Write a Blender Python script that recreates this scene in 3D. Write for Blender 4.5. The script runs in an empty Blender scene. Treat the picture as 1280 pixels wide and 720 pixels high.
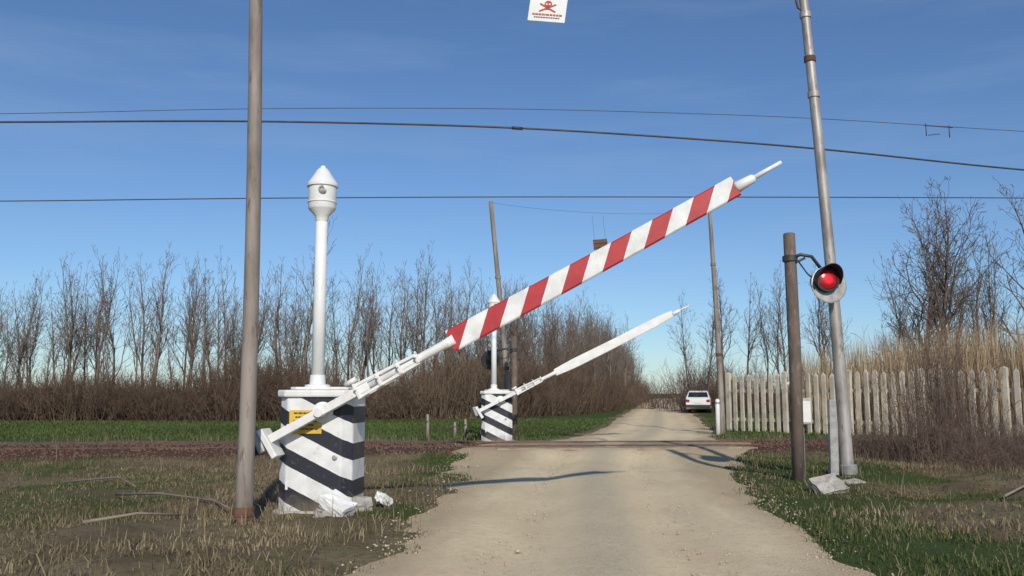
import bpy, math, random
import numpy as np
from mathutils import Vector, Matrix
rng = np.random.default_rng(7); random.seed(7)
scene = bpy.context.scene
COL = scene.collection
R = math.radians

# ------------------------------------------------------------ helpers
def link(o, parent=None):
    COL.objects.link(o)
    if parent: o.parent = parent
    return o
def empty(name, loc=(0,0,0), rot=(0,0,0)):
    e = bpy.data.objects.new(name, None); e.location = loc; e.rotation_euler = rot
    e.empty_display_size = .2
    return link(e)
def fast_mesh(name, V, F):
    V = np.asarray(V, dtype=np.float32); F = np.asarray(F, dtype=np.int32)
    me = bpy.data.meshes.new(name)
    me.vertices.add(len(V)); me.vertices.foreach_set('co', V.ravel())
    m, k = F.shape
    me.loops.add(m*k); me.loops.foreach_set('vertex_index', F.ravel())
    me.polygons.add(m); me.polygons.foreach_set('loop_start', np.arange(m, dtype=np.int32)*k)
    me.update(calc_edges=True); me.validate()
    return me
def obj(name, me, mat=None, parent=None, loc=None, rot=None, smooth=False):
    o = bpy.data.objects.new(name, me)
    if mat: me.materials.append(mat)
    if loc is not None: o.location = loc
    if rot is not None: o.rotation_euler = rot
    if smooth:
        me.polygons.foreach_set('use_smooth', [True]*len(me.polygons))
    return link(o, parent)
def box(name, c, s, mat, parent=None, rot=None, bevel=0.008):
    x,y,z = [a/2 for a in s]
    V = [(-x,-y,-z),(x,-y,-z),(x,y,-z),(-x,y,-z),(-x,-y,z),(x,-y,z),(x,y,z),(-x,y,z)]
    F = [(0,3,2,1),(4,5,6,7),(0,1,5,4),(1,2,6,5),(2,3,7,6),(3,0,4,7)]
    me = bpy.data.meshes.new(name); me.from_pydata(V,[],F); me.update()
    o = obj(name, me, mat, parent, c, rot)
    if bevel:
        b = o.modifiers.new('b','BEVEL'); b.width = bevel; b.segments = 2
    return o
def prism(name, pts, z0, z1, mat, parent=None, loc=None, rot=None, bevel=.01):
    n=len(pts); V=[(p[0],p[1],z0) for p in pts]+[(p[0],p[1],z1) for p in pts]
    F=[tuple(reversed(range(n))), tuple(range(n,2*n))]+[(i,(i+1)%n,(i+1)%n+n,i+n) for i in range(n)]
    me=bpy.data.meshes.new(name); me.from_pydata(V,[],F); me.update()
    o=obj(name,me,mat,parent,loc,rot)
    if bevel:
        b=o.modifiers.new('b','BEVEL'); b.width=bevel; b.segments=2
    return o
def tube_arrays(P0,P1,R0,R1,k=4):
    P0=np.asarray(P0,float);P1=np.asarray(P1,float);R0=np.asarray(R0,float);R1=np.asarray(R1,float)
    D=P1-P0; L=np.linalg.norm(D,axis=1,keepdims=True)+1e-9; D=D/L
    A=np.where(np.abs(D[:,2:3])>.9,np.array([[1.,0,0]]),np.array([[0,0,1.]]))
    U=np.cross(D,A);U/=np.linalg.norm(U,axis=1,keepdims=True)+1e-9; W=np.cross(D,U)
    n=len(P0); V=np.zeros((n,2*k,3))
    for i in range(k):
        a=2*math.pi*i/k; o=U*math.cos(a)+W*math.sin(a)
        V[:,i]=P0+o*R0[:,None]; V[:,k+i]=P1+o*R1[:,None]
    base=(np.arange(n)*2*k)[:,None]
    F=np.zeros((n,k,4),int)
    for i in range(k):
        j=(i+1)%k
        F[:,i]=base+np.array([[i,j,k+j,k+i]])
    return V.reshape(-1,3),F.reshape(-1,4)
def path(name, pts, radii, mat, parent=None, n=16, loc=None, rot=None):
    """continuous tapered tube through pts"""
    pts=[Vector(p) for p in pts]
    if not hasattr(radii,'__len__'): radii=[radii]*len(pts)
    V=[];F=[]
    ref=None
    for i,p in enumerate(pts):
        d=(pts[min(i+1,len(pts)-1)]-pts[max(i-1,0)]).normalized()
        if ref is None:
            ref=Vector((1,0,0)) if abs(d.x)<.8 else Vector((0,1,0))
        u=d.cross(ref).normalized(); w=d.cross(u).normalized()
        for j in range(n):
            a=2*math.pi*j/n
            V.append(p+(u*math.cos(a)+w*math.sin(a))*radii[i])
    for i in range(len(pts)-1):
        for j in range(n):
            k=(j+1)%n
            F.append((i*n+j,(i+1)*n+j,(i+1)*n+k,i*n+k))
    F.append(tuple(range(n))); F.append(tuple(reversed([ (len(pts)-1)*n+j for j in range(n)])))
    me=bpy.data.meshes.new(name); me.from_pydata([tuple(v) for v in V],[],F); me.update()
    o=obj(name,me,mat,parent,loc,rot)
    for p in me.polygons: p.use_smooth = len(p.vertices)==4
    return o
def lathe(name, prof, mat, parent=None, n=32, loc=None, rot=None):
    """prof list (r,z)"""
    V=[];F=[]
    for r,z in prof:
        for j in range(n):
            a=2*math.pi*j/n; V.append((r*math.cos(a),r*math.sin(a),z))
    for i in range(len(prof)-1):
        for j in range(n):
            k=(j+1)%n; F.append((i*n+j,i*n+k,(i+1)*n+k,(i+1)*n+j))
    F.append(tuple(reversed(range(n)))); F.append(tuple((len(prof)-1)*n+j for j in range(n)))
    me=bpy.data.meshes.new(name); me.from_pydata(V,[],F); me.update()
    o=obj(name,me,mat,parent,loc,rot)
    for p in me.polygons: p.use_smooth = len(p.vertices)==4
    m=o.modifiers.new('e','EDGE_SPLIT'); m.split_angle=R(35)
    return o

# ------------------------------------------------------------ noise (numpy)
_tab = np.random.default_rng(3).random((256,256))
def vnoise(x,y):
    x=np.asarray(x,float);y=np.asarray(y,float)
    xi=np.floor(x).astype(int);yi=np.floor(y).astype(int);fx=x-xi;fy=y-yi
    fx=fx*fx*(3-2*fx);fy=fy*fy*(3-2*fy)
    g=lambda a,b:_tab[a%256,b%256]
    return (g(xi,yi)*(1-fx)+g(xi+1,yi)*fx)*(1-fy)+(g(xi,yi+1)*(1-fx)+g(xi+1,yi+1)*fx)*fy
def fbm(x,y,o=4):
    s=0;a=.5;t=0
    for i in range(o):
        s=s+a*vnoise(x*2**i+17*i,y*2**i+5*i);t+=a;a*=.5
    return s/t
def sstep(t): t=np.clip(t,0,1); return t*t*(3-2*t)

# ------------------------------------------------------------ materials
def nt(name):
    m=bpy.data.materials.new(name); m.use_nodes=True
    n=m.node_tree.nodes; l=m.node_tree.links
    return m,n,l,n['Principled BSDF']
def mix(n,l,fac,a,b,mode='MIX'):
    x=n.new('ShaderNodeMix'); x.data_type='RGBA'; x.blend_type=mode
    for sock,val in ((x.inputs[0],fac),(x.inputs[6],a),(x.inputs[7],b)):
        if isinstance(val,(int,float)): sock.default_value=val
        elif isinstance(val,tuple): sock.default_value=(*val[:3],1)
        else: l.new(val,sock)
    return x.outputs[2]
def noise(n,l,vec,scale,detail=5,rough=.6):
    x=n.new('ShaderNodeTexNoise'); x.inputs['Scale'].default_value=scale
    x.inputs['Detail'].default_value=detail; x.inputs['Roughness'].default_value=rough
    l.new(vec,x.inputs['Vector']); return x.outputs['Fac']
def ramp(n,l,fac,p0,p1,c0=(0,0,0),c1=(1,1,1)):
    x=n.new('ShaderNodeValToRGB'); e=x.color_ramp.elements
    e[0].position=p0;e[0].color=(*c0,1);e[1].position=p1;e[1].color=(*c1,1)
    l.new(fac,x.inputs['Fac']); return x.outputs['Color']
def mathn(n,l,op,a,b=None,c=None):
    x=n.new('ShaderNodeMath'); x.operation=op
    for i,v in enumerate((a,b,c)):
        if v is None: continue
        if isinstance(v,(int,float)): x.inputs[i].default_value=v
        else: l.new(v,x.inputs[i])
    return x.outputs[0]
def bump(n,l,h,bs,strength=.3,dist=.02):
    b=n.new('ShaderNodeBump'); b.inputs['Strength'].default_value=strength; b.inputs['Distance'].default_value=dist
    l.new(h,b.inputs['Height']); l.new(b.outputs[0],bs.inputs['Normal'])
def basic(name,c,c2=None,scale=6,rough=.6,metal=0,bs_=.15,stretch=None,lo=.4,hi=.65,dirt=None,dlo=.56,dhi=.68):
    m,n,l,b=nt(name)
    tc=n.new('ShaderNodeTexCoord').outputs['Object']
    if stretch:
        mp=n.new('ShaderNodeMapping'); mp.inputs['Scale'].default_value=stretch; l.new(tc,mp.inputs[0]); tc=mp.outputs[0]
    f=noise(n,l,tc,scale)
    col=mix(n,l,ramp(n,l,f,lo,hi),c,c2 or tuple(x*.7 for x in c))
    if dirt:
        f2=noise(n,l,tc,scale*3.1,6,.7)
        col=mix(n,l,ramp(n,l,f2,dlo,dhi),col,dirt)
    l.new(col,b.inputs['Base Color'])
    b.inputs['Roughness'].default_value=rough; b.inputs['Metallic'].default_value=metal
    bump(n,l,noise(n,l,tc,scale*6),b,bs_,.01)
    return m
M_white=basic('white_paint',(.80,.79,.77),(.70,.68,.64),4,.5,dirt=(.5,.44,.36),dlo=.62,dhi=.74)
M_white2=basic('white_paint_clean',(.80,.80,.78),(.72,.71,.68),3,.45)
M_grey=basic('galvanised_steel',(.42,.41,.39),(.28,.27,.26),9,.5,.4)
M_dark=basic('dark_steel',(.05,.046,.042),(.03,.03,.03),9,.5)
M_black=basic('black_paint',(.018,.018,.02),(.03,.03,.03),9,.45)
M_rust=basic('rusty_steel',(.17,.085,.05),(.09,.05,.035),8,.85)
M_polebrown=basic('weathered_pole',(.31,.265,.225),(.18,.145,.12),5,.7,0,.3,(1,1,.18),dirt=(.12,.085,.065))
M_polesilver=basic('aluminium_painted_pole',(.46,.43,.40),(.28,.24,.21),5,.5,.3,.2,(1,1,.3),dirt=(.20,.13,.09))
M_sigpost=basic('old_brown_post',(.17,.125,.10),(.10,.07,.055),6,.8,0,.4,(1,1,.3),dirt=(.24,.2,.17))
M_conc=basic('concrete',(.46,.43,.38),(.33,.30,.26),7,.9,0,.4,dirt=(.22,.2,.16))
M_fence=basic('fence_concrete',(.60,.53,.42),(.44,.38,.29),2.2,.9,0,.4,dirt=(.27,.23,.17),dlo=.55,dhi=.7)
M_yellow=basic('yellow_plate',(.72,.47,.06),(.6,.38,.06),6,.5)
M_ink=basic('ink',(.05,.04,.03))
M_redink=basic('red_ink',(.5,.05,.03),(.35,.05,.04))
M_wire=basic('wire_metal',(.07,.055,.05),(.04,.035,.03),3,.6)
M_bark=basic('bark',(.19,.145,.115),(.11,.085,.068),3,.95)
M_barkL=basic('bark_row',(.25,.20,.16),(.14,.108,.087),2,.95)
M_barkhaze=basic('bark_far_hazed',(.30,.275,.28),(.22,.205,.215),2,.95)  # far trees: distance haze painted in as a paler, greyer bark colour
M_brush=basic('brush_twigs',(.17,.112,.075),(.085,.056,.038),2,.95)
M_brushR=basic('brush_twigs_red',(.19,.13,.098),(.11,.072,.055),2,.95)

def stripes(name,ca,cb,kx,kz,period,duty,off=0,dirtc=(.4,.35,.28),dirtamt=1):
    m,n,l,b=nt(name)
    tc=n.new('ShaderNodeTexCoord').outputs['Object']
    s=n.new('ShaderNodeSeparateXYZ'); l.new(tc,s.inputs[0])
    v=mathn(n,l,'ADD',mathn(n,l,'MULTIPLY',s.outputs[0],kx),mathn(n,l,'MULTIPLY',s.outputs[2],kz))
    wob=mathn(n,l,'MULTIPLY',noise(n,l,tc,14,3),.012)
    v=mathn(n,l,'ADD',v,wob)
    v=mathn(n,l,'DIVIDE',mathn(n,l,'ADD',v,off+100*period),period)
    fr=mathn(n,l,'FRACT',v)
    st=mathn(n,l,'LESS_THAN',fr,duty)
    f=noise(n,l,tc,5)
    a2=tuple(x*.8 for x in ca); b2=tuple(x*.8+.004 for x in cb)
    A=mix(n,l,ramp(n,l,f,.4,.65),ca,a2); B=mix(n,l,ramp(n,l,f,.4,.65),cb,b2)
    c=mix(n,l,st,B,A)
    c=mix(n,l,mathn(n,l,'MULTIPLY',ramp(n,l,noise(n,l,tc,13,6,.7),.6,.75),.55*dirtamt),c,dirtc)
    if name.startswith('black'):
        g=mathn(n,l,'SUBTRACT',mathn(n,l,'MULTIPLY',noise(n,l,tc,7,5,.7),.45),s.outputs[2])
        c=mix(n,l,mathn(n,l,'MULTIPLY',ramp(n,l,g,-.02,.28),.65),c,(.24,.19,.13))
    l.new(c,b.inputs['Base Color']); b.inputs['Roughness'].default_value=.5
    bump(n,l,noise(n,l,tc,30),b,.12,.005)
    return m
M_boxstripe=stripes('black_white_stripes',(.026,.026,.036),(.80,.79,.77),.5,1,.42,.46,.04)
M_armstripe=stripes('red_white_stripes',(.46,.03,.035),(.80,.79,.77),1,-1,.525,.5,-.03,dirtamt=.4)

# ------------------------------------------------------------ terrain functions
ry=np.array([-30,-10,0,6.7,9.3,15.4,18.6,20.5,22.5,25.8,30,39,60,110,150,190,230.])
rc=np.array([-3.4,-1.2,-.1,.68,.95,1.42,1.9,2.3,2.75,3.75,4.7,6.4,9.9,18.4,24.6,32,42.])
rw=np.array([1.6,1.6,1.58,1.55,1.65,1.98,2.6,2.85,2.65,1.85,1.75,1.7,1.8,1.9,2,2,2.])
_yy=np.linspace(-30,230,1041)
def smooth(a):
    v=np.interp(_yy,ry,a); k=np.hanning(15);k/=k.sum()
    return np.convolve(np.pad(v,7,mode='edge'),k,'valid')
_rc=smooth(rc);_rw=smooth(rw)
def road_c(y): return np.interp(y,_yy,_rc)
def road_w(y): return np.interp(y,_yy,_rw)
SL=.095
def ytrack(x): return 20.4+SL*(x-2.3)
def base_h(x,y):
    return .17*np.exp(-((y-ytrack(x))/2.6)**4)
def offroad(x,y):
    d=np.abs(x-road_c(y))-road_w(y)+ (fbm(x*1.3,y*1.3,3)-.5)*1.1
    d=np.where(y>230,5,d)
    return d
def H(x,y):
    x=np.asarray(x,float);y=np.asarray(y,float)
    d=offroad(x,y)
    s=sstep(d/.7+.15)
    tr=np.exp(-((y-ytrack(x))/2.3)**4)
    near=np.clip(1-(np.abs(y-8)-10)/14,0.15,1)
    lump=(fbm(x*.5+3,y*.5,4)-.5)*.34*near+(fbm(x*2.6,y*2.6,2)-.5)*.09*near
    dip=-.10*np.exp(-((y-16.2)/1.4)**2)*sstep((-x-1.5)/1.5)
    return base_h(x,y)-.07+ s*(.10+dip+lump*(1-tr)*sstep(d/2.5))

# terrain mesh
def axis(a,b,step,far0,far1,g=1.09):
    mid=list(np.arange(a,b,step)); s=step;v=a;lo=[]
    while v>far0: s*=g; v-=s; lo.append(v)
    s=step;v=mid[-1];hi=[]
    while v<far1: s*=g; v+=s; hi.append(v)
    return np.array(lo[::-1]+mid+hi)
xs=axis(-12,14,.13,-900,900); ys=axis(3,27,.13,-60,1500)
X,Y=np.meshgrid(xs,ys); Z=H(X,Y)
V=np.stack([X,Y,Z],-1).reshape(-1,3); nx=len(xs);ny=len(ys)
ii=np.arange(nx*ny).reshape(ny,nx)
F=np.stack([ii[:-1,:-1],ii[:-1,1:],ii[1:,1:],ii[1:,:-1]],-1).reshape(-1,4)
me=fast_mesh('ground',V,F)
# masks
def masks(X,Y):
    d=offroad(X,Y)
    dirt=1-sstep((d+.25)/.75)
    tr=np.exp(-((Y-ytrack(X))/2.2)**4)
    yt=ytrack(X)
    field=sstep((Y-yt-4.2)/1.5)*sstep((d-.2)/1.)
    nearg=sstep((fbm(X*.35+9,Y*.35+2,4)-.45)/.16)*(1-field)
    rightb=sstep((X-2.5)/1.0)*sstep((10-X)/4)*(Y<18)
    roadside=np.exp(-((d-.8)/.8)**2)*(Y>6)
    g=np.clip(field*1.0+ (nearg*.5+rightb*.32+roadside*.42)*(Y<19),0,1)
    return np.clip(dirt,0,1),g,tr
D_,G_,T_=masks(X,Y)
at=me.color_attributes.new('mask','FLOAT_COLOR','POINT')
cc=np.stack([D_,G_,T_,np.ones_like(D_)],-1).reshape(-1).astype(np.float32)
at.data.foreach_set('color',cc)
m,n,l,b=nt('ground_soil_grass')
tc=n.new('ShaderNodeTexCoord').outputs['Object']
a=n.new('ShaderNodeAttribute');a.attribute_name='mask'
sp=n.new('ShaderNodeSeparateColor');l.new(a.outputs['Color'],sp.inputs[0])
n1=noise(n,l,tc,1.3,6,.65);n2=noise(n,l,tc,14,5,.7);n3=noise(n,l,tc,.12,4)
dry=mix(n,l,ramp(n,l,n1,.38,.62),(.16,.12,.072),(.25,.20,.12))
dry=mix(n,l,ramp(n,l,n2,.52,.68),dry,(.095,.068,.043))
grn=mix(n,l,ramp(n,l,n2,.36,.64),(.045,.065,.018),(.085,.115,.032))
grn=mix(n,l,ramp(n,l,n3,.4,.6),grn,(.065,.095,.03))
gm=mathn(n,l,'ADD',sp.outputs[1],mathn(n,l,'MULTIPLY',mathn(n,l,'SUBTRACT',n1,.5),.9))
c=mix(n,l,ramp(n,l,gm,.4,.62),dry,grn)
soil=mix(n,l,ramp(n,l,n2,.35,.65),(.50,.385,.24),(.31,.23,.14))
dm=mathn(n,l,'ADD',sp.outputs[0],mathn(n,l,'MULTIPLY',mathn(n,l,'SUBTRACT',n2,.5),.8))
c=mix(n,l,ramp(n,l,dm,.4,.65),c,soil)
bal=mix(n,l,ramp(n,l,noise(n,l,tc,22,4,.7),.4,.6),(.15,.085,.058),(.07,.043,.03))
c=mix(n,l,ramp(n,l,sp.outputs[2],.3,.6),c,bal)
l.new(c,b.inputs['Base Color']);b.inputs['Roughness'].default_value=1;b.inputs['Specular IOR Level'].default_value=.1
bump(n,l,noise(n,l,tc,18,6,.75),b,.8,.06)
obj('ground',me,m,smooth=True)

# road
ya=np.concatenate([np.arange(-8,30,.12),np.arange(30,60,.4),np.arange(60,225,1.5)])
ta=np.linspace(-1.45,1.45,59)
T,YY=np.meshgrid(ta,ya)
XX=road_c(YY)+T*road_w(YY)
dd=np.abs(T)*road_w(YY)
rut=-.035*np.exp(-((dd-.78)/.28)**2)
ZZ=base_h(XX,YY)+.012+rut+.02*np.exp(-(dd/.4)**2)+(fbm(XX*1.5,YY*1.2,4)-.5)*.045-.05*sstep((np.abs(T)-1.05)/.4)
ii=np.arange(T.size).reshape(T.shape)
F=np.stack([ii[:-1,:-1],ii[:-1,1:],ii[1:,1:],ii[1:,:-1]],-1).reshape(-1,4)
me=fast_mesh('dirt_road',np.stack([XX,YY,ZZ],-1).reshape(-1,3),F)
at=me.color_attributes.new('across','FLOAT_COLOR','POINT')
xw=np.exp(-((YY-ytrack(XX))/1.7)**6)
at.data.foreach_set('color',np.stack([T*.5/1.45+.5,np.clip(dd/3,0,1),xw,np.ones_like(T)],-1).reshape(-1).astype(np.float32))
m,n,l,b=nt('dirt_road_gravel')
tc=n.new('ShaderNodeTexCoord').outputs['Object']
a=n.new('ShaderNodeAttribute');a.attribute_name='across'
sp=n.new('ShaderNodeSeparateColor');l.new(a.outputs['Color'],sp.inputs[0])
mp=n.new('ShaderNodeMapping');mp.inputs['Scale'].default_value=(1,.35,1);mp.inputs['Rotation'].default_value=(0,0,R(7));l.new(tc,mp.inputs[0])
big=noise(n,l,mp.outputs[0],1.1,6,.6);fine=noise(n,l,tc,45,4,.75);med=noise(n,l,tc,9,5,.7)
c=mix(n,l,ramp(n,l,big,.38,.64),(.76,.62,.40),(.66,.53,.34))
c=mix(n,l,mathn(n,l,'MULTIPLY',ramp(n,l,med,.5,.68),.45),c,(.50,.39,.25))
cs=mathn(n,l,'ADD',sp.outputs[1],mathn(n,l,'MULTIPLY',mathn(n,l,'SUBTRACT',big,.5),.25))
cen=ramp(n,l,cs,.04,.14,(1,1,1),(0,0,0))
grv=mix(n,l,ramp(n,l,fine,.42,.58),(.62,.53,.385),(.38,.315,.225))
c=mix(n,l,mathn(n,l,'MULTIPLY',cen,.65),c,grv)
edge=ramp(n,l,cs,.44,.6)
c=mix(n,l,mathn(n,l,'MULTIPLY',edge,.7),c,mix(n,l,ramp(n,l,fine,.42,.58),(.52,.40,.25),(.33,.25,.155)))
c=mix(n,l,mathn(n,l,'MULTIPLY',ramp(n,l,fine,.6,.7),.5),c,(.78,.68,.5))
c=mix(n,l,mathn(n,l,'MULTIPLY',sp.outputs[2],mathn(n,l,'MULTIPLY_ADD',med,.7,.1)),c,(.34,.265,.18))
l.new(c,b.inputs['Base Color']);b.inputs['Roughness'].default_value=1;b.inputs['Specular IOR Level'].default_value=.1
bump(n,l,mathn(n,l,'ADD',fine,med),b,.6,.03)
obj('dirt_road',me,m,smooth=True)

# pebbles on road/shoulders
oct_=np.array([[1,0,0],[0,1,0],[-1,0,0],[0,-1,0],[0,0,.7],[0,0,-.7]])
OF=np.array([[0,1,4],[1,2,4],[2,3,4],[3,0,4],[1,0,5],[2,1,5],[3,2,5],[0,3,5]])
ng=11000
py_=4.5+20*rng.random(ng)**1.3; t=rng.choice([-1,1],ng)*rng.normal(1.0,.16,ng); mid=rng.random(ng)
t=np.where(mid<.3,rng.normal(0,.16,ng),t); t=np.where(mid>.85,rng.uniform(-1,1,ng),t); px_=road_c(py_)+t*road_w(py_)
pz_=np.maximum(H(px_,py_),base_h(px_,py_)-.01)
sz=rng.uniform(.005,.018,ng)*np.where(rng.random(ng)<.03,1.9,1)
V=(oct_[None]*sz[:,None,None]*rng.uniform(.6,1.3,(ng,6,1)))+np.stack([px_,py_,pz_+.005],-1)[:,None]
F=(OF[None]+(np.arange(ng)*6)[:,None,None]).reshape(-1,3)
obj('gravel',fast_mesh('gravel',V.reshape(-1,3),F),basic('pebble',(.56,.46,.33),(.36,.29,.21),3,.95))

# ------------------------------------------------------------ railway track
tr=empty('railway_track')
for k,off in enumerate((-.75,.75)):
    V=[];F=[]
    prof=[(-.07,0),(-.07,.02),(-.012,.035),(-.012,.1),(-.035,.112),(-.035,.145),(.035,.145),(.035,.112),(.012,.1),(.012,.035),(.07,.02),(.07,0)]
    xr=np.arange(-90,91,2.)
    for i,x in enumerate(xr):
        for (p,q) in prof:
            V.append((x,ytrack(x)+off+p,.16+q-.09))
    np_=len(prof)
    for i in range(len(xr)-1):
        for j in range(np_):
            kx=(j+1)%np_; F.append((i*np_+j,(i+1)*np_+j,(i+1)*np_+kx,i*np_+kx))
    me=bpy.data.meshes.new('rail');me.from_pydata(V,[],F);me.update()
    obj('rail_%d'%(k+1),me,M_rust,tr)
V=[];F=[];cnt=0
for x in np.arange(-60,60,.62):
    if abs(x-2.3)<3.2: continue
    y=ytrack(x);
    for sx in(-1,1):
        for sy in(-1,1):
            for z in(.03,.135): V.append((x+sx*.12,y+sy*1.25,z))
    q=cnt*8; F+=[(q,q+2,q+3,q+1),(q+4,q+5,q+7,q+6),(q,q+1,q+5,q+4),(q+2,q+6,q+7,q+3),(q+1,q+3,q+7,q+5)];cnt+=1
me=bpy.data.meshes.new('sleepers');me.from_pydata(V,[],F);me.update()
obj('sleepers',me,basic('sleeper',(.13,.09,.065),(.07,.05,.04),4,.95),tr)
ng=16000
px_=rng.uniform(-30,16,ng); px_=px_[np.abs(px_-2.3)>3.1]; ng=len(px_)
py_=ytrack(px_)+rng.uniform(-2.1,2.1,ng);pz_=H(px_,py_)
sz=rng.uniform(.02,.045,ng)
V=(oct_[None]*sz[:,None,None]*rng.uniform(.6,1.3,(ng,6,1)))+np.stack([px_,py_,pz_+.01],-1)[:,None]
F=(OF[None]+(np.arange(ng)*6)[:,None,None]).reshape(-1,3)
obj('ballast',fast_mesh('ballast',V.reshape(-1,3),F),basic('ballast_stone',(.165,.095,.066),(.09,.056,.04),1.5,.95),tr)
for k,(off,w) in enumerate(((-1.15,.5),(0,1.2),(1.15,.5))):
    box('crossing_deck_%d'%(k+1),(2.3,20.4+off,.166),(5.3,w,.05),basic('deck',(.36,.28,.19),(.22,.17,.12),3,.95),tr,(0,0,math.atan(SL)))

# ------------------------------------------------------------ grass
def blades(name,x,y,h,w,colA,colB,lean=.45,rough=1.,extra=None,trans=.25):
    n_=len(x); z=H(x,y)-.01
    a=rng.uniform(0,2*math.pi,n_); la=rng.uniform(0,2*math.pi,n_); ln=rng.random(n_)**1.2*lean
    P=np.stack([x,y,z],-1)
    U=np.stack([np.cos(a),np.sin(a),np.zeros(n_)],-1)*w[:,None]
    Ld=np.stack([np.cos(la),np.sin(la),np.zeros(n_)],-1)*(ln*h)[:,None]
    up=np.array([0,0,1.])
    V=np.zeros((n_,5,3))
    V[:,0]=P-U;V[:,1]=P+U
    mid=P+Ld*.35+up*(h*.6)[:,None]
    V[:,2]=mid-U*.7;V[:,3]=mid+U*.7
    V[:,4]=P+Ld+up*(h*(1-.35*ln))[:,None]
    F=(np.array([[0,1,3],[0,3,2],[2,3,4]])[None]+(np.arange(n_)*5)[:,None,None]).reshape(-1,3)
    me=fast_mesh(name,V.reshape(-1,3),F)
    t=rng.random(n_)[:,None]; c=np.array(colA)*(1-t)+np.array(colB)*t
    if extra is not None: c=c*extra[:,None]
    c=np.repeat(np.concatenate([c,np.ones((n_,1))],1),5,0)
    at=me.color_attributes.new('col','FLOAT_COLOR','POINT'); at.data.foreach_set('color',c.ravel().astype(np.float32))
    m,nn,l,b=nt(name+'_mat'); A=nn.new('ShaderNodeAttribute');A.attribute_name='col'
    l.new(A.outputs['Color'],b.inputs['Base Color']); b.inputs['Roughness'].default_value=.8;b.inputs['Specular IOR Level'].default_value=.12
    if trans:
        tb=nn.new('ShaderNodeBsdfTranslucent'); l.new(A.outputs['Color'],tb.inputs[0])
        ms=nn.new('ShaderNodeMixShader');ms.inputs[0].default_value=trans
        l.new(b.outputs[0],ms.inputs[1]);l.new(tb.outputs[0],ms.inputs[2]);l.new(ms.outputs[0],nn['Material Output'].inputs[0])
    return obj(name,me,m)
def pick(n_,x0,x1,y0,y1,fn):
    u=rng.random(n_); y=y0+(y1-y0)*u**1.35; x=rng.uniform(x0,x1,n_)
    k=(np.abs(x)<y*.72+1.5)&(offroad(x,y)>.15)&(np.abs(y-ytrack(x))>2.0)
    x=x[k];y=y[k]; p=fn(x,y); k=rng.random(len(x))<p
    return x[k],y[k]
x,y=pick(340000,-13,13,4,18.4,lambda x,y:np.clip(masks(x,y)[1]*1.25-.12,0,1)*sstep(offroad(x,y)/.6)*.8*np.clip(fbm(x*1.7,y*1.7+3,3)*2.4-.55,.1,1))
tall=.25+1.1*fbm(x*.8,y*.8,3)**1.5
blades('green_grass',x,y,rng.uniform(.04,.13,len(x))*tall,rng.uniform(.004,.008,len(x)),(.06,.085,.022),(.16,.175,.065),.9)
x,y=pick(310000,-13,13,4,18.4,lambda x,y:np.clip(1.0-masks(x,y)[1]*.75,.2,1)*np.clip((fbm(x*1.1+4,y*1.1,3)-.34)*2.8,0,1)*sstep(offroad(x,y)/.8))
tall=.22+1.45*fbm(x*.7+8,y*.7,3)**1.5
patch=.55+.9*fbm(x*.5+30,y*.5,3)
blades('dry_grass',x,y,rng.uniform(.05,.16,len(x))*tall,rng.uniform(.003,.006,len(x)),(.13,.10,.058),(.40,.315,.19),1.5,extra=patch)
nf=90000
x=rng.uniform(-42,22,nf);y=25+20*rng.random(nf)**1.2
k=(offroad(x,y)>.5);x=x[k];y=y[k]
blades('field_grass',x,y,rng.uniform(.05,.13,len(x)),rng.uniform(.012,.022,len(x)),(.055,.08,.025),(.10,.13,.042),.8,extra=.7+.6*fbm(x*.2,y*.3,3),trans=0)
def cl(x,y): return (np.exp(-((y-17.4)/.8)**2)*.5+np.exp(-((y-23.8)/.7)**2)+.10+.5*np.exp(-((y-10.6)**2+(x+1.9)**2)/1.2)+.6*np.exp(-((y-9.5)**2+(x+2.8)**2)/.15)+.5*np.exp(-((y-13.3)**2+(x-4.5)**2)/.8)+.6*sstep((x-6.5)/2)*sstep((y-13)/3))*(np.clip(fbm(x*.8,y*.8+7,3)*2.4-.75,0,1))
x,y=pick(48000,-13,13,5,26,cl)
blades('tall_weeds',x,y,rng.uniform(.10,.36,len(x)),rng.uniform(.002,.006,len(x)),(.16,.12,.07),(.40,.31,.19),1.)
# fallen sticks on the left verge
for pts_ in ([(-5.2,11.8),(-4.4,11.2),(-3.6,10.9),(-3.2,10.2)],[(-6.6,13.2),(-5.7,13.0),(-5.2,12.4)],[(-4.1,8.6),(-3.7,8.9),(-3.4,9.3)],[(6.3,11.5),(6.9,11.9),(7.3,12.6)]):
    path('fallen_branch',[(px,py,float(H(px,py))+.05+.05*(i%2)) for i,(px,py) in enumerate(pts_)],[.018,.014,.010,.006][:len(pts_)],M_barkL,None,7)

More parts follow.
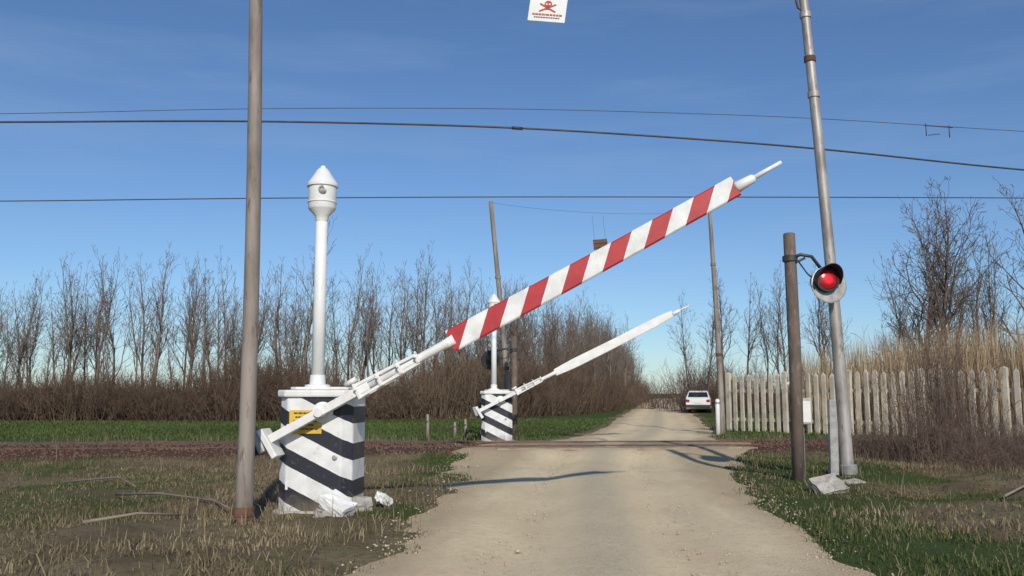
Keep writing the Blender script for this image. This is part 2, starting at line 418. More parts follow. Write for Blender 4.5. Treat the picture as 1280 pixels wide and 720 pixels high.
# ------------------------------------------------------------ bare trees
def norm(v): return v/(np.linalg.norm(v)+1e-9)
def gen_tree(seed,h,spread,clear,nb,minr=.011,r0=None,up=.25,depth=3,twig=1.0):
    rs=np.random.default_rng(seed); S=[]
    def grow(p,d,L,r,lev,up_,wig):
        ns=max(2,int(L/(.45 if lev>0 else .6))); st=L/ns
        pts=[p];rr=[r]
        for i in range(ns):
            d=norm(d+rs.normal(0,wig,3)+np.array([0,0,up_]))
            q=p+d*st; r2=max(minr*.75,r*(1-.75*(i+1)/ns)) if lev>0 else max(minr,r0*(1-(i+1)/ns)**.8)
            S.append((p,q,rr[-1],r2)); p=q; pts.append(p); rr.append(r2)
            yield p,d,(i+1)/ns,r2
    def branch(p,d,L,r,lev):
        nodes=list(grow(p,d,L,r,lev,up*.5,.13+.05*lev))
        if lev>=depth: return
        nc=max(2,int((L*(2.6 if lev<2 else 3.4))*twig))
        for _ in range(nc):
            q,dd,t,rr=nodes[rs.integers(0,len(nodes))]
            perp=norm(np.cross(dd,rs.normal(0,1,3)))
            ang=rs.uniform(.35,.95); nd=norm(dd*math.cos(ang)+perp*math.sin(ang))
            branch(q,nd,L*rs.uniform(.3,.55)*(1.15-t*.5),max(minr*.8,rr*.6),lev+1)
    r0=r0 or h*.011
    p=np.zeros(3)-np.array([0,0,.2]); nodes=[]
    for nd in grow(p,np.array([rs.normal(0,.04),rs.normal(0,.04),1]),h,r0,0,.12,.055): nodes.append(nd)
    for i in range(nb):
        t0=clear+(1-clear)*((i+rs.random())/nb)
        q,dd,t,rr=min(nodes,key=lambda a_:abs(a_[2]-t0))
        a=rs.uniform(0,2*math.pi); el=rs.uniform(.35,.85)*spread
        nd=norm(np.array([math.cos(a)*math.sin(el),math.sin(a)*math.sin(el),math.cos(el)]))
        L=h*(.36 if spread<1 else .46)*(1.15-t)*rs.uniform(.6,1.15)+.35
        branch(q,nd,L,max(minr,rr*.5),1)
    P0=np.array([s[0] for s in S]);P1=np.array([s[1] for s in S])
    return tube_arrays(P0,P1,[s[2] for s in S],[s[3] for s in S],3)
row=[fast_mesh('bare_tree_var',*gen_tree(10+i,9,.66,.24+.05*(i%3),20,minr=.010,r0=.088+.014*(i%3),twig=1.08,up=.40)) for i in range(6)]
for me in row: me.materials.append(M_barkL)
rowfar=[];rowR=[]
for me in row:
    c=me.copy(); c.materials.clear(); c.materials.append(M_barkhaze); rowfar.append(c)
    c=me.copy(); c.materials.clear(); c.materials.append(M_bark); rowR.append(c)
def inst(me,parent,x,y,s,rz=None,z=None,tilt=.03,sz=None,name='part'):
    o=bpy.data.objects.new(name,me); o.location=(x,y,float(H(x,y)) if z is None else z)
    o.rotation_euler=(rng.normal(0,tilt),rng.normal(0,tilt),rng.uniform(0,6.28) if rz is None else rz)
    o.scale=(s,s,s if sz is None else sz); link(o,parent); return o
tl=np.array([(-75,50),(-40,45),(-26,43.5),(-10,43.5),(-2,47),(2.6,56),(6.6,72),(11.5,100),(18.5,135)])
seg=np.linalg.norm(np.diff(tl,axis=0),axis=1);cum=np.r_[0,np.cumsum(seg)]
def tlp(s): return np.interp(s,cum,tl[:,0]),np.interp(s,cum,tl[:,1])
e=empty('bare_tree_row')
s=30.
while s<cum[-1]:
    x,y=tlp(s)
    hs=.80+.22*vnoise(s*.16,3.3)+rng.normal(0,.04)
    if x<-27: hs*=.8
    if -18<x<-13: hs*=.9
    for k in range(4):
        small=.6 if k==3 else 1
        inst(row[rng.integers(0,6)],e,x+rng.normal(0,.8),y+rng.uniform(-.3,3.5)+k*2.2*(k<3),small*hs*rng.uniform(.84,1.06),tilt=.03)
    s+=rng.uniform(.8,1.7)*(1.4 if y>60 else 1)
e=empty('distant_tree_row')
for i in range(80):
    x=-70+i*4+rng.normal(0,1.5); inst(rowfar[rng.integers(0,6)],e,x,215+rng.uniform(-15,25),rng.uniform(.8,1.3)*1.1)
bigs=[fast_mesh('bare_tree_big',*gen_tree(101+i,12,1.1,.22,30,minr=.0135,r0=.2,up=.25,depth=4,twig=.80)) for i in range(2)]
for b_ in bigs: b_.materials.append(M_bark)
for (x,y,k,s) in [(22.3,46,0,1.04),(27.2,47,1,1.05),(33,50,0,1.05),(25.8,56,1,1.12)]:
    inst(bigs[k],None,x,y,s,tilt=0,name='bare_tree')
for (x,y,k,s) in [(13.2,60,0,.9),(15,62,2,1.0),(16.6,58,1,.88),(18.3,60,3,1.02),(20.5,57,4,.95),(19.3,52,5,.82),(22,62,2,1.05),(17.2,66,5,1.0),(14.3,70,3,.95),(25,50,1,.95),(30.5,47,2,1.05),(21,49,0,.85),(24,53,3,1.0),(28.5,52,4,1.1),(19.8,64,1,1.05),(26.5,50,5,1.1),(29.5,55,0,1.15)]:
    inst(rowR[k],None,x,y,s*1.05,tilt=.04,name='bare_tree')

# ------------------------------------------------------------ brush
def gen_bush(seed,n_,h,rad,minr=.008,k=3):
    rs=np.random.default_rng(seed);S=[]
    for i in range(n_):
        p=np.array([rs.normal(0,rad*.45),rs.normal(0,rad*.45),-.05]); hh=h*rs.uniform(.35,1)
        d=norm(np.array([p[0]*.35/rad+rs.normal(0,.22),p[1]*.35/rad+rs.normal(0,.22),1])); r=minr*rs.uniform(1.2,2.0)
        ns=5
        for j in range(ns):
            d=norm(d+rs.normal(0,.14,3)); q=p+d*hh/ns; r2=max(minr*.6,r*.8); S.append((p,q,r,r2)); 
            for _ in range(2):
                if j>0:
                    dd=norm(d+rs.normal(0,.6,3)); L=hh*rs.uniform(.12,.3); m_=q+dd*L*.5; e_=m_+norm(dd+rs.normal(0,.3,3))*L*.5
                    S.append((q,m_,r2*.7,minr*.6));S.append((m_,e_,minr*.6,minr*.4))
            p=q;r=r2
    return tube_arrays([s[0] for s in S],[s[1] for s in S],[s[2] for s in S],[s[3] for s in S],k)
bush=[fast_mesh('bush_var',*gen_bush(50+i,110,2.3,1.5,.011)) for i in range(4)]
for b_ in bush: b_.materials.append(M_brush)
M_brush_b=basic('brush_twigs_pale',(.24,.17,.115),(.14,.095,.065),2,.95)
bushb=[]
for b_ in bush[:2]:
    c=b_.copy(); c.materials.clear(); c.materials.append(M_brush_b); bushb.append(c)
e=empty('brush_hedge')
s=20.
while s<cum[-1]:
    x,y=tlp(s)
    hv=.5+1.0*vnoise(s*.22,8.8)
    pale=vnoise(s*.13,21.5)>.55
    for k in range(4):
        bm_=bushb[rng.integers(0,2)] if (pale and k<2) else bush[rng.integers(0,4)]
        inst(bm_,e,x+rng.normal(0,.6),y-.6+k*.9+rng.normal(0,.4),rng.uniform(.8,1.15),tilt=.1,sz=hv*rng.uniform(.65,1.35))
    s+=rng.uniform(.6,1.0)*(1.4 if y>60 else 1)
ss=np.linspace(0,cum[-1],260); ws=np.linspace(-3.2,6,15)
cx,cy=tlp(ss); tx=np.gradient(cx);ty=np.gradient(cy);L=np.hypot(tx,ty);nxv=-ty/L;nyv=tx/L
S_,W_=np.meshgrid(np.arange(260),ws,indexing='ij')
BX=cx[S_]+nxv[S_]*(W_+1.4);BY=cy[S_]+nyv[S_]*(W_+1.4)
prof=np.exp(-((W_-1)/2.4)**4)
BZ=-.1+prof*(1.35+1.1*(fbm(BX*.5,BY*.5,4)-.5)*1.6+.4*(fbm(BX*2,BY*2,2)-.5))
ii=np.arange(S_.size).reshape(S_.shape)
F=np.stack([ii[:-1,:-1],ii[1:,:-1],ii[1:,1:],ii[:-1,1:]],-1).reshape(-1,4)
obj('earth_bank',fast_mesh('earth_bank',np.stack([BX,BY,BZ],-1).reshape(-1,3),F),basic('bank_soil',(.15,.10,.064),(.08,.054,.036),1.2,1,0,1),smooth=True)
bushR=[fast_mesh('bushR_var',*gen_bush(70+i,170,2.2,1.5,.0075)) for i in range(3)]
for b_ in bushR: b_.materials.append(M_brushR)
for (x,y,s,sz) in [(13.4,64,1.5,1.5),(15.6,63,1.5,1.4),(15.3,58,1.2,1.),(17.8,57,1.3,1.15),(20,55,1.4,1.2),(14.2,66,1.4,1.6),(12.6,76,1.3,1.3),(14.6,60.5,1.3,1.5),(16.6,60,1.3,1.2),(13.9,62,1.3,1.7)]:
    inst(bushR[rng.integers(0,3)],None,x,y,s,sz=sz,name='bush')
for (x,y,s,sz) in [(8.7,18.2,.55,1.5),(9.3,18.4,.45,1.1),(8.0,17.4,.5,.65),(9.7,17.4,.45,.5),(9.2,16.6,.6,.4),(10.4,16.4,.7,.32),(7.4,18.2,.45,.4),(11.4,17.0,.8,.3),(8.2,15.6,.5,.3),(9.4,14.9,.6,.28)]:
    inst(bushR[rng.integers(0,3)],None,x,y,s,sz=sz,name='shrub')
# reeds behind the fence
nr=15000
x=rng.uniform(10,34,nr);y=28+9*rng.random(nr)+ (x-10)*.1
k=(x>9.5+(y-28)*.25)&(x+ (y-31)*.8>10)
x=x[k];y=y[k]
hgt=(2.6+2.1*fbm(x*.35,y*.35,3))*rng.uniform(.6,1.12,len(x))*np.clip(.72+(x-10)*.05,.7,1.05)
blades('reed_bed',x,y,hgt,rng.uniform(.010,.022,len(x)),(.24,.17,.10),(.50,.38,.235),.16,trans=0)

# ------------------------------------------------------------ fence
e=empty('concrete_fence')
pl=[(7.5,31.),(13.9,23.0),(27,24.0)]
V=[];F=[]
def addbox(c,s,yaw,top=0):
    q=len(V);cx_,cy_,cz=c;sx,sy,sz=[a/2 for a in s];ca,sa=math.cos(yaw),math.sin(yaw)
    for (a_,b_,h_) in [(-sx,-sy,-sz),(sx,-sy,-sz),(sx,sy,-sz),(-sx,sy,-sz),(-sx,-sy,sz),(sx,-sy,sz),(sx,sy,sz),(-sx,sy,sz)]:
        V.append((cx_+a_*ca-b_*sa,cy_+a_*sa+b_*ca,cz+h_))
    F.extend([(q,q+3,q+2,q+1),(q,q+1,q+5,q+4),(q+1,q+2,q+6,q+5),(q+2,q+3,q+7,q+6),(q+3,q,q+4,q+7)])
    if top:
        V.append((cx_,cy_,cz+sz+top)); t=len(V)-1
        F.extend([(q+4,q+5,t),(q+5,q+6,t),(q+6,q+7,t),(q+7,q+4,t)])
    else: F.append((q+4,q+5,q+6,q+7))
for i in range(2):
    a_=np.array(pl[i]);b_=np.array(pl[i+1]);L=np.linalg.norm(b_-a_);d=(b_-a_)/L;yaw=math.atan2(d[1],d[0])
    k=0;s=.1
    while s<L-.05:
        p=a_+d*s; z=.05
        hh=1.86+rng.normal(0,.022)
        if k%8==0: addbox((p[0],p[1],z+.985),(.15,.15,1.97),yaw,.05)
        else: addbox((p[0]+rng.normal(0,.008),p[1]+rng.normal(0,.008),z+hh/2),(.13+rng.normal(0,.005),.06,hh),yaw+rng.normal(0,.06),.11)
        s+=.285;k+=1
    for zz in (.45,1.42):
        c=(a_+b_)/2+np.array([-d[1],d[0]])*.075; addbox((c[0],c[1],zz),(L,.07,.11),yaw)
me=bpy.data.meshes.new('pickets');me.from_pydata(V,[],F);me.update()
obj('pickets',me,M_fence,e)

# ------------------------------------------------------------ barriers
def barrier(loc,rotz,ang,board_mat,armyaw,bright=True,bscale=1):
    e=empty('level_crossing_barrier',loc,(0,0,rotz))
    c=.11;w=.43;d=.40
    oc=[(-w+c,-d),(w-c,-d),(w,-d+c),(w,d-c),(w-c,d),(-w+c,d),(-w,d-c),(-w,-d+c)]
    prism('housing',oc,-.15,1.30,M_boxstripe,e,bevel=.015)
    prism('housing_lid',[(x*1.09,y*1.09) for x,y in oc],1.302,1.385,M_white,e,bevel=.02)
    prism('housing_cap',[(x*.8,y*.8) for x,y in oc],1.387,1.42,M_white,e,bevel=.012)
    prism('plinth',[(x*1.13,y*1.13) for x,y in oc],-.2,.02,M_conc,e,bevel=.02)
    box('door_hinge_1',(-.30,-d-.008,.95),(.03,.016,.09),M_white,e,bevel=.003)
    box('door_hinge_2',(-.30,-d-.008,.30),(.03,.016,.09),M_white,e,bevel=.003)
    lathe('door_lock',[(.03,0),(.03,.015),(.02,.02)],M_grey,e,14,(.25,-d,.62),(R(90),0,0))
    px=-.09
    path('bell_post',[(px,0,1.40),(px,0,3.52)],[.078,.07],M_white2,e,24)
    lathe('post_flange',[(.15,1.415),(.15,1.445),(.095,1.455),(.09,1.56),(.075,1.565)],M_white2,e,24,(px,0,0))
    lathe('bell_head',[(.075,3.44),(.085,3.50),(.16,3.58),(.168,3.60),(.172,3.86),(.19,3.865),(.19,3.895),(.178,3.91),(.13,3.985),(.10,4.03),(.085,4.06),(.05,4.10),(.035,4.105),(.032,4.125),(.012,4.135)],M_white2,e,36,(px,0,0))
    lathe('bell_port',[(.045,0),(.05,.02),(.03,.025),(.03,.01)],M_grey,e,20,(px+.05,-.162,3.80),(R(90),0,0))
    lathe('bell_band',[(.174,3.66),(.178,3.665),(.178,3.675),(.174,3.68)],M_white,e,36,(px,0,0))
    a=bpy.data.objects.new('arm_pivot',None);a.location=(.1,-.52,1.13);a.rotation_euler=(0,-ang,armyaw);link(a,e)
    path('pivot_shaft',[(.1,-.62,1.13),(.1,-.30,1.13)],.05,M_white,e,20)
    lathe('pivot_flange',[(.12,0),(.12,.03),(.08,.04)],M_white,e,24,(.1,-.395,1.13),(R(90),0,0))
    for k,yy in enumerate((-.055,.055)):
        box('lever_%d'%(k+1),(-.03,yy,0),(1.35,.022,.095),M_white,a)
    box('lever_web',(-.2,0,-.0),(.7,.085,.03),M_white,a)
    box('counterweight_plate',(-.66,0,-.04),(.07,.28,.36),M_white,a,(0,R(-4),0),.012)
    box('counterweight_block',(-.75,0,.03),(.09,.24,.27),M_grey,a,(0,R(5),0),.02)
    box('counterweight_plate_b',(-.825,.02,.07),(.035,.30,.32),M_dark,a,(0,R(10),0),.01)
    path('counterweight_bolt',[(-.89,0,.05),(-.55,0,.03)],.018,M_grey,a,10)
    for k,(yy,zz) in enumerate(((-.06,.075),(.06,.075),(-.06,-.075),(.06,-.075))):
        box('clamp_rail_%d'%(k+1),(.88,yy,zz*.8),(.80,.03,.035),M_white,a,(0,R(1.5 if zz>0 else -1.5),0),.006)
    for k,s in enumerate((.50,.78,1.04,1.27)):
        box('clamp_yoke_%d'%(k+1),(s,0,0),(.045,.18,.19-.03*k),M_white,a,None,.01)
        path('clamp_bolt_%d'%(k+1),[(s,-.12,.03),(s,.12,.03)],.016,M_white,a,8)
        path('clamp_bolt_top_%d'%(k+1),[(s,0,.07),(s,0,.14-.015*k)],.014,M_white,a,8)
    path('clamp_lug',[(.42,-.09,.12),(.56,-.09,.13)],.03,M_white,a,8)
    path('arm_tube',[(.45,0,0),(1.2,0,0),(1.62,0,0),(1.74,0,0)],[.045,.048,.052,.068],M_white,a,20)
    s0,s1=1.69,5.33;h0,h1,th=.130*bscale,.118*bscale,.036
    V=[];F=[];N=28
    for i in range(N+1):
        t=i/N;s=s0+(s1-s0)*t;h=h0+(h1-h0)*t; r=.03
        if board_mat is M_white: h*=.72+.28*math.sin(min(1,t*5,(1-t)*5)*math.pi/2)
        sag=-.012*math.sin(math.pi*t)
        ring=[(-th+.012,-h),(th-.012,-h),(th,-h+r*.5),(th,h-r*.5),(th-.012,h),(-th+.012,h),(-th,h-r*.5),(-th,-h+r*.5)]
        V+= [(s,p,q+sag) for p,q in ring]
    for i in range(N):
        for j in range(8):
            k=(j+1)%8;F.append((i*8+j,i*8+k,(i+1)*8+k,(i+1)*8+j))
    F.append(tuple(reversed(range(8))));F.append(tuple(N*8+j for j in range(8)))
    me=bpy.data.meshes.new('arm_board');me.from_pydata(V,[],F);me.update();obj('arm_board',me,board_mat,a)
    path('arm_sleeve',[(5.31,0,-.02),(5.33,0,-.02),(5.54,0,-.018),(5.56,0,-.018)],[.04,.066,.050,.03],M_white2,a,20)
    path('arm_tip',[(5.52,0,-.018),(5.90,0,-.01)],[.030,.022],M_white2,a,16)
    return e
b1=barrier((-2.24,10.6,0),R(-4),R(28.2),M_armstripe,R(-1.3))
NX=-.10
box('notice_plate',(NX,-.408,1.02),(.38,.012,.27),M_yellow,b1,None,.004)
for k in range(5):
    z=1.12-k*.045
    wd=[.28,.24,.29,.20,.26][k]
    xx=NX-wd/2
    while xx<NX+wd/2:
        q=rng.uniform(.02,.06); box('notice_text',(xx+q/2,-.4165,z),(q*.8,.004,.016),M_ink,b1,None,0); xx+=q
b2=barrier((-.42,24.9,.02),0,R(26.6),M_white,R(-1))
import bmesh
def rock(name,loc,s,mat,rot=(0,0,0),seed=0):
    bm=bmesh.new();bmesh.ops.create_cube(bm,size=1);bmesh.ops.subdivide_edges(bm,edges=bm.edges[:],cuts=3,use_grid_fill=True)
    rs=np.random.default_rng(seed)
    for v in bm.verts:
        v.co.x*=s[0];v.co.y*=s[1];v.co.z*=s[2]; v.co+=Vector(rs.normal(0,.008,3))
    me=bpy.data.meshes.new(name);bm.to_mesh(me);bm.free()
    o=obj(name,me,mat,None,loc,rot);bv=o.modifiers.new('b','BEVEL');bv.width=.012;return o
rock('concrete_block',(-1.93,9.95,.12),(.34,.25,.14),M_white,(R(14),R(26),R(-25)),1)
rock('concrete_block',(-1.50,10.5,.12),(.16,.14,.10),M_white,(.3,.4,.9),2)
rock('concrete_block',(-1.72,10.3,.08),(.22,.2,.12),M_conc,(.3,.1,.3),3)
rock('concrete_block',(-2.05,9.75,.03),(.16,.12,.1),M_conc,(.1,.3,.6),4)

# ------------------------------------------------------------ poles
def pole(loc,top,r0,r1,mat,bands=(),n=20):
    e=empty('utility_pole',loc)
    N=14;pts=[];rad=[]
    for i in range(N+1):
        t=i/N; bow=.03*math.sin(t*math.pi*1.3)
        pts.append((top[0]*t+bow,top[1]*t,-.3+(top[2]+.3)*t)); rad.append(r0+(r1-r0)*t)
    path('shaft',pts,rad,mat,e,n)
    for k,zb in enumerate(bands):
        t=(zb+.3)/(top[2]+.3);r=r0+(r1-r0)*t; bow=.03*math.sin(t*math.pi*1.3)
        lathe('band_%d'%(k+1),[(r,zb-.05),(r+.018,zb-.045),(r+.018,zb+.045),(r,zb+.05)],mat if k%2 else M_rust,e,n,(top[0]*t+bow,top[1]*t,0))
    return e
pA=pole((-2.80,9.4,0),(-.09,0,7.6),.09,.065,M_polebrown,(.12,6.9))
lathe('base_collar',[(.13,-.1),(.13,.04),(.1,.07),(.09,.10)],M_rust,pA,16)
pB=pole((5.19,13.8,0),(-.42,0,8.6),.10,.068,M_polesilver,(3.05,6.15,6.75,7.5))
path('pole_hook',[(-.36,0,7.55),(-.50,-.02,7.62),(-.53,-.02,7.74),(-.47,-.02,7.82)],.022,M_rust,pB,8)
lathe('base_clamp',[(.12,.1),(.13,.12),(.13,.24),(.11,.26)],M_grey,pB,16)
box('conduit_cover',(-.20,.05,.62),(.13,.09,1.25),M_grey,pB,(0,R(1),0))
pC=pole((-.02,27,0),(-.62,0,7.3),.09,.065,M_polebrown,(2.1,4.9))
pD=pole((6.85,29,0),(-.2,0,7.45),.11,.06,M_polebrown,(2.6,5.6))
e=empty('white_marker_post',(6.62,28.6,0)); path('post',[(0,0,-.2),(0,0,1.12),(0,0,1.16)],[.07,.07,.04],M_white2,e,14); lathe('band',[(.072,1.0),(.074,1.005),(.074,1.06),(.072,1.065)],M_grey,e,14)

# ------------------------------------------------------------ danger signs on span cables
def span(name,a_,b_,sag,r,mat=M_wire,parent=None,N=24):
    pts=[]
    for i in range(N+1):
        t=i/N;p=[a_[k]*(1-t)+b_[k]*t for k in range(3)];p[2]-=4*sag*t*(1-t);pts.append(p)
    return path(name,pts,r,mat,parent,8)
def danger_sign(loc,rot,w,h,cable,back=False):
    e=empty('danger_sign',loc,rot)
    box('plate',(0,0,0),(w,.012,h),M_rust if back else M_white2,e,None,.003)
    if not back:
        f=-.009
        lathe('skull',[(.052,0),(.048,.006)],M_redink,e,20,(0,f+.003,.03),(R(90),0,0))
        box('jaw',(0,f,-.022),(.06,.006,.045),M_redink,e,None,.002)
        for sx in(-1,1):
            lathe('eye',[(.013,0),(.012,.004)],M_white2,e,12,(.02*sx,f-.004,.028),(R(90),0,0))
            box('bone',(0,f-.001,-.02),(.24,.005,.02),M_redink,e,(0,R(26)*sx,0),.002)
        xx=-.2
        while xx<.19:
            q=rng.uniform(.02,.05);box('lettering',(xx+q/2,f,-.115),(q*.8,.004,.022),M_redink,e,None,0);xx+=q
        xx=-.17
        while xx<.16:
            q=rng.uniform(.02,.04);box('lettering',(xx+q/2,f,-.155),(q*.8,.004,.012),M_ink,e,None,0);xx+=q
    else:
        box('stiffener',(0,-.02,.05),(w*.9,.02,.03),M_rust,e)
        box('stiffener',(0,-.02,-.09),(w*.9,.02,.03),M_rust,e)
    for sx in(-1,1):
        path('hanger',[(sx*w*.38,0,h/2-.03),(sx*w*.38,0,cable)],.004,M_wire,e,6)
    return e
danger_sign((.48,11.2,6.46),(0,R(8),R(-8)),.50,.42,.62)
span('span_cable',(-2.88,9.4,7.45),(4.78,13.8,7.86),.38,.008)
danger_sign((2.86,28.1,6.12),(0,R(-5),0),.46,.34,.95,True)
span('span_cable',(-.64,27,7.25),(6.66,29,7.4),.2,.004)

# ------------------------------------------------------------ overhead wires
def wire(name,pts,r):
    P=np.array(pts,float); xs_=np.linspace(P[0,0],P[-1,0],261)
    out=[xs_]
    for k in (1,2):
        v=np.interp(xs_,P[:,0],P[:,k]);kk=np.hanning(19);kk/=kk.sum()
        vp=np.concatenate([v[0]+(np.arange(-9,0))*(v[1]-v[0]),v,v[-1]+np.arange(1,10)*(v[-1]-v[-2])])
        out.append(np.convolve(vp,kk,'valid'))
    return path(name,list(zip(*[a_.tolist() for a_ in out])),r,M_wire,None,8)
wire('overhead_wire',[(-60,18,7.0),(-30,19,7.4),(-12,20,7.64),(-6.4,20,7.69),(0,20.2,7.6),(7,21,7.36),(13.4,23,7.28),(32,28,7.4),(70,38,8)],.024)
wire('overhead_wire',[(-60,19,5.6),(-12,20,5.75),(-6.4,20,5.83),(0,20.2,5.91),(7,21,6.08),(13.4,22.5,6.4),(32,27,7.2),(70,36,8)],.013)
wire('overhead_wire',[(-60,19,7.4),(-12,20.5,8.0),(-6.4,20.5,8.15),(0,20.5,8.15),(7,21.3,8.2),(13.4,23,8.35),(32,28,9),(70,38,9)],.008)
path('wire_splice',[(.0,20.2,7.57),(.25,20.24,7.565)],.04,M_wire,None,8)
e=empty('wire_fitting',(10.9,22.2,8.05))
path('bar',[(-.2,0,.2),(.55,0,.14)],.012,M_wire,e,6);path('drop_1',[(-.15,0,.25),(-.15,0,-.08)],.012,M_wire,e,6);path('drop_2',[(.45,0,.2),(.45,0,-.12)],.012,M_wire,e,6);path('bar_low',[(-.1,0,-.06),(.2,0,-.03)],.01,M_wire,e,6)

# ------------------------------------------------------------ red signal
def red_signal(loc,face,mirror=1,lit=True,h=3.8,lampz=3.04,lx=.50):
    e=empty('railway_signal',loc)
    path('post',[(0,0,-.3),(.02,0,h*.5),(0,0,h-.02),(0,0,h)],[.095,.095,.09,.075],M_sigpost,e,18)
    lathe('post_clamp',[(.095,h-.45),(.115,h-.44),(.115,h-.36),(.095,h-.35)],M_dark,e,18)
    z=h-.40
    path('bracket',[(0,-.05,z),(.13*mirror,-.1,z+.05),(.30*mirror,-.1,z+.02),(lx*mirror-.02,-.02,lampz+.18)],.026,M_dark,e,10)
    path('bracket_brace',[(0,-.05,z-.1),(.2*mirror,-.1,z-.0)],.018,M_dark,e,8)
    path('cable',[(.1*mirror,-.08,z-.05),(.22*mirror,-.12,z-.25),(.35*mirror,-.1,lampz+.0)],.012,M_black,e,8)
    g=bpy.data.objects.new('lamp_head',None);g.location=(lx*mirror,-.1,lampz);g.rotation_euler=(R(-4),0,face);link(g,e)
    rx=(R(90),0,0)
    lathe('backing_disc',[(.265,0),(.285,.008),(.285,.02),(.265,.026)],M_grey if lit else M_black,g,40,(.05,.02,-.05),rx)
    lathe('lamp_body',[(.12,-.22),(.165,-.18),(.190,-.05),(.190,.05)],M_black,g,32,(-.01,-.02,.01),rx)
    V=[];F=[];N=30
    for i in range(N+1):
        a_=R(-20)+R(230)*i/N
        ex=math.sin(math.pi*i/N)
        for (rr,yy) in ((.190,-.04),(.200,-.10-.20*ex)):
            V.append((rr*math.cos(a_)-.01,yy,rr*math.sin(a_)+.01))
    for i in range(N): F.append((2*i,2*i+1,2*i+3,2*i+2))
    me=bpy.data.meshes.new('hood');me.from_pydata(V,[],F);me.update();o=obj('hood',me,M_black,g);so=o.modifiers.new('s','SOLIDIFY');so.thickness=.008
    if lit:
        m,n,l,b=nt('red_lens'); b.inputs['Base Color'].default_value=(.35,.01,.015,1);b.inputs['Roughness'].default_value=.25
        tc=n.new('ShaderNodeTexCoord').outputs['Object'];ln=n.new('ShaderNodeVectorMath');ln.operation='LENGTH';l.new(tc,ln.inputs[0])
        c=ramp(n,l,ln.outputs['Value'],.05,.11,(1,.02,.03),(.45,.0,.01)); l.new(c,b.inputs['Emission Color'])
        st=mathn(n,l,'MULTIPLY_ADD',ramp(n,l,ln.outputs['Value'],.06,.10,(1,1,1),(0,0,0)),.75,.06);l.new(st,b.inputs['Emission Strength'])
        lathe('lens',[(.148,0),(.143,.015),(.11,.032),(.06,.042),(.01,.045)],m,g,32,(-.01,-.072,.01),rx)
        lathe('lens_ring',[(.188,0),(.188,.02),(.152,.024),(.148,.0)],M_black,g,32,(-.01,-.068,.01),rx)
    return e
red_signal((4.28,13.4,0),R(8))
red_signal((.05,25.8,0),R(175),-1,False,3.0,2.35,.62)

# junction box and concrete slab
e=empty('junction_box',(4.66,14.3,0))
path('stand',[(0,0,-.2),(0,0,.85)],.03,M_grey,e,10)
box('cabinet',(0,-.02,1.06),(.27,.18,.42),M_conc,e,None,.015); box('cabinet_door',(0,-.118,1.05),(.22,.012,.34),M_white,e,None,.006)
path('conduit',[(-.03,0,1.27),(-.03,0,1.42),(-.14,0,1.52),(-.3,-.3,1.50)],.018,M_white,e,8)
rock('concrete_slab',(4.30,12.2,.10),(.42,.34,.07),M_conc,(R(32),R(-8),R(18)),9)
rock('concrete_footing',(5.0,13.5,-.06),(.5,.4,.22),M_conc,(0,0,.2),10)
for (x,y,h) in [(-2.4,25.2,.75),(-1.35,25.6,.6),(-1.7,26.3,.5)]:
    e=empty('wooden_stake',(x,y,0)); path('stake',[(0,0,-.1),(.02,0,h*.5),(.01,0,h)],[.05,.045,.035],M_polebrown,e,8); lathe('stake_cap',[(.05,h*.7),(.055,h*.72),(.045,h*.76)],M_rust,e,8)

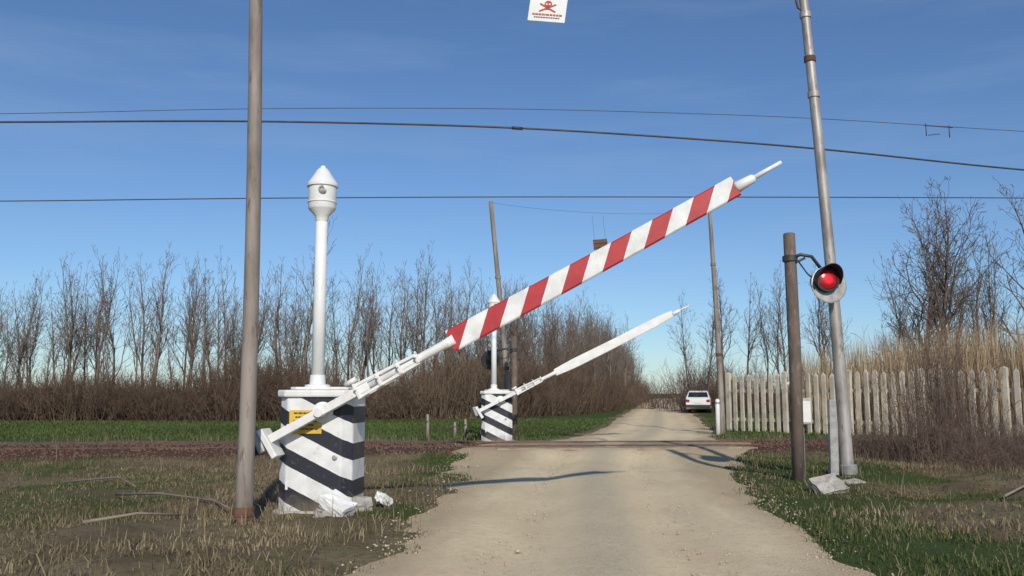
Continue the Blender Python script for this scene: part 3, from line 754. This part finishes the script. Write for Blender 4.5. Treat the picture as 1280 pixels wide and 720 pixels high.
# ------------------------------------------------------------ parked car (rear view)
def car(loc,rz):
    e=empty('parked_car',loc,(0,0,rz))
    M_car=basic('car_paint_white',(.74,.74,.72),(.66,.66,.64),2,.3)
    M_glass=basic('car_glass',(.03,.035,.04),(.02,.02,.025),3,.08)
    M_tail=basic('tail_lamp',(.4,.02,.02),(.3,.02,.02),3,.2)
    prof=[(-1.85,.35),(-1.9,.55),(-1.86,.92),(-1.72,1.0),(-1.35,1.42),(-.9,1.47),(.1,1.46),(.85,.98),(1.6,.86),(1.85,.7),(1.88,.38),(1.6,.25),(-1.6,.25)]
    n_=len(prof);V=[];F=[]
    def wd(z): return .80 if z<.95 else .80-(z-.95)*.38
    for sx in(-1,1):
        for (y,z) in prof: V.append((sx*wd(z),y,z))
    F.append(tuple(range(n_)));F.append(tuple(reversed(range(n_,2*n_))))
    for i in range(n_):
        j=(i+1)%n_;F.append((i,i+n_,j+n_,j))
    me=bpy.data.meshes.new('body');me.from_pydata(V,[],F);me.update();o=obj('body',me,M_car,e);bv=o.modifiers.new('b','BEVEL');bv.width=.05;bv.segments=3
    def quad(nm,pts,mat):
        me=bpy.data.meshes.new(nm);me.from_pydata(pts,[],[tuple(range(len(pts)))]);me.update();return obj(nm,me,mat,e)
    quad('rear_window',[(-.66,-1.705,1.05),(.66,-1.705,1.05),(.58,-1.41,1.37),(-.58,-1.41,1.37)],M_glass)
    quad('windscreen',[(.62,.80,1.04),(-.62,.80,1.04),(-.56,.26,1.38),(.56,.26,1.38)],M_glass)
    for sx in(-1,1):
        quad('side_window',[(sx*.80,-1.4,1.03),(sx*.80,.55,1.03),(sx*.70,.05,1.37),(sx*.70,-1.2,1.37)],M_glass)
        for y in(-1.2,1.2):
            lathe('wheel',[(.15,-.1),(.3,-.1),(.32,-.07),(.32,.07),(.3,.1),(.15,.1)],M_black,e,24,(sx*.74,y,.31),(0,R(90),0))
            lathe('hubcap',[(.17,0),(.15,.02)],M_grey,e,18,(sx*.84,y,.31),(0,R(90)*sx,0))
        box('tail_lamp',(sx*.66,-1.885,.80),(.22,.04,.17),M_tail,e,None,.01)
        box('head_lamp',(sx*.6,1.84,.68),(.3,.04,.13),M_grey,e,None,.01)
        box('mirror',(sx*.87,.5,1.02),(.14,.08,.1),M_black,e)
    box('rear_bumper',(0,-1.90,.46),(1.6,.1,.18),M_dark,e,None,.03);box('front_bumper',(0,1.87,.42),(1.6,.1,.2),M_dark,e,None,.03)
    box('number_plate',(0,-1.915,.72),(.5,.02,.11),M_white2,e,None,.003)
    return e
car((12.75,60.5,float(H(12.75,60.5))),R(-14))

# ------------------------------------------------------------ camera, light, sky
cam=bpy.data.cameras.new('Camera');co=bpy.data.objects.new('Camera',cam);COL.objects.link(co)
cam.sensor_width=36;cam.lens=36*1100/1280;cam.clip_start=.05;cam.clip_end=4000
co.location=(0,0,1.35);co.rotation_euler=(R(90+6.8),0,0);scene.camera=co
az=R(170);el=R(33)
sd=Vector((math.sin(az)*math.cos(el),math.cos(az)*math.cos(el),math.sin(el)))
sl=bpy.data.lights.new('sun','SUN');sl.energy=3.6;sl.angle=R(1.2);sl.color=(1,.94,.83)
so=bpy.data.objects.new('sun',sl);COL.objects.link(so);so.rotation_euler=sd.to_track_quat('Z','Y').to_euler()
w=bpy.data.worlds.new('World');scene.world=w;w.use_nodes=True
n=w.node_tree.nodes;l=w.node_tree.links;bg=n['Background']
sk=n.new('ShaderNodeTexSky');sk.sky_type='NISHITA';sk.sun_disc=False;sk.sun_elevation=el;sk.sun_rotation=az
sk.altitude=200;sk.air_density=1.0;sk.dust_density=.25;sk.ozone_density=3.0
tc=n.new('ShaderNodeTexCoord').outputs['Generated']
tint=mix(n,l,1.0,sk.outputs[0],(.77,.93,1.12),'MULTIPLY')
mp=n.new('ShaderNodeMapping');mp.inputs['Scale'].default_value=(1.1,1.1,8);mp.inputs['Rotation'].default_value=(0,R(5),0);l.new(tc,mp.inputs[0])
f=ramp(n,l,noise(n,l,mp.outputs[0],1.9,8,.62),.47,.85)
c=mix(n,l,mathn(n,l,'MULTIPLY',f,.24),tint,(4.6,5.8,7.4))
l.new(c,bg.inputs['Color']);bg.inputs['Strength'].default_value=.092
scene.view_settings.view_transform='Standard';scene.view_settings.look='None';scene.view_settings.exposure=0
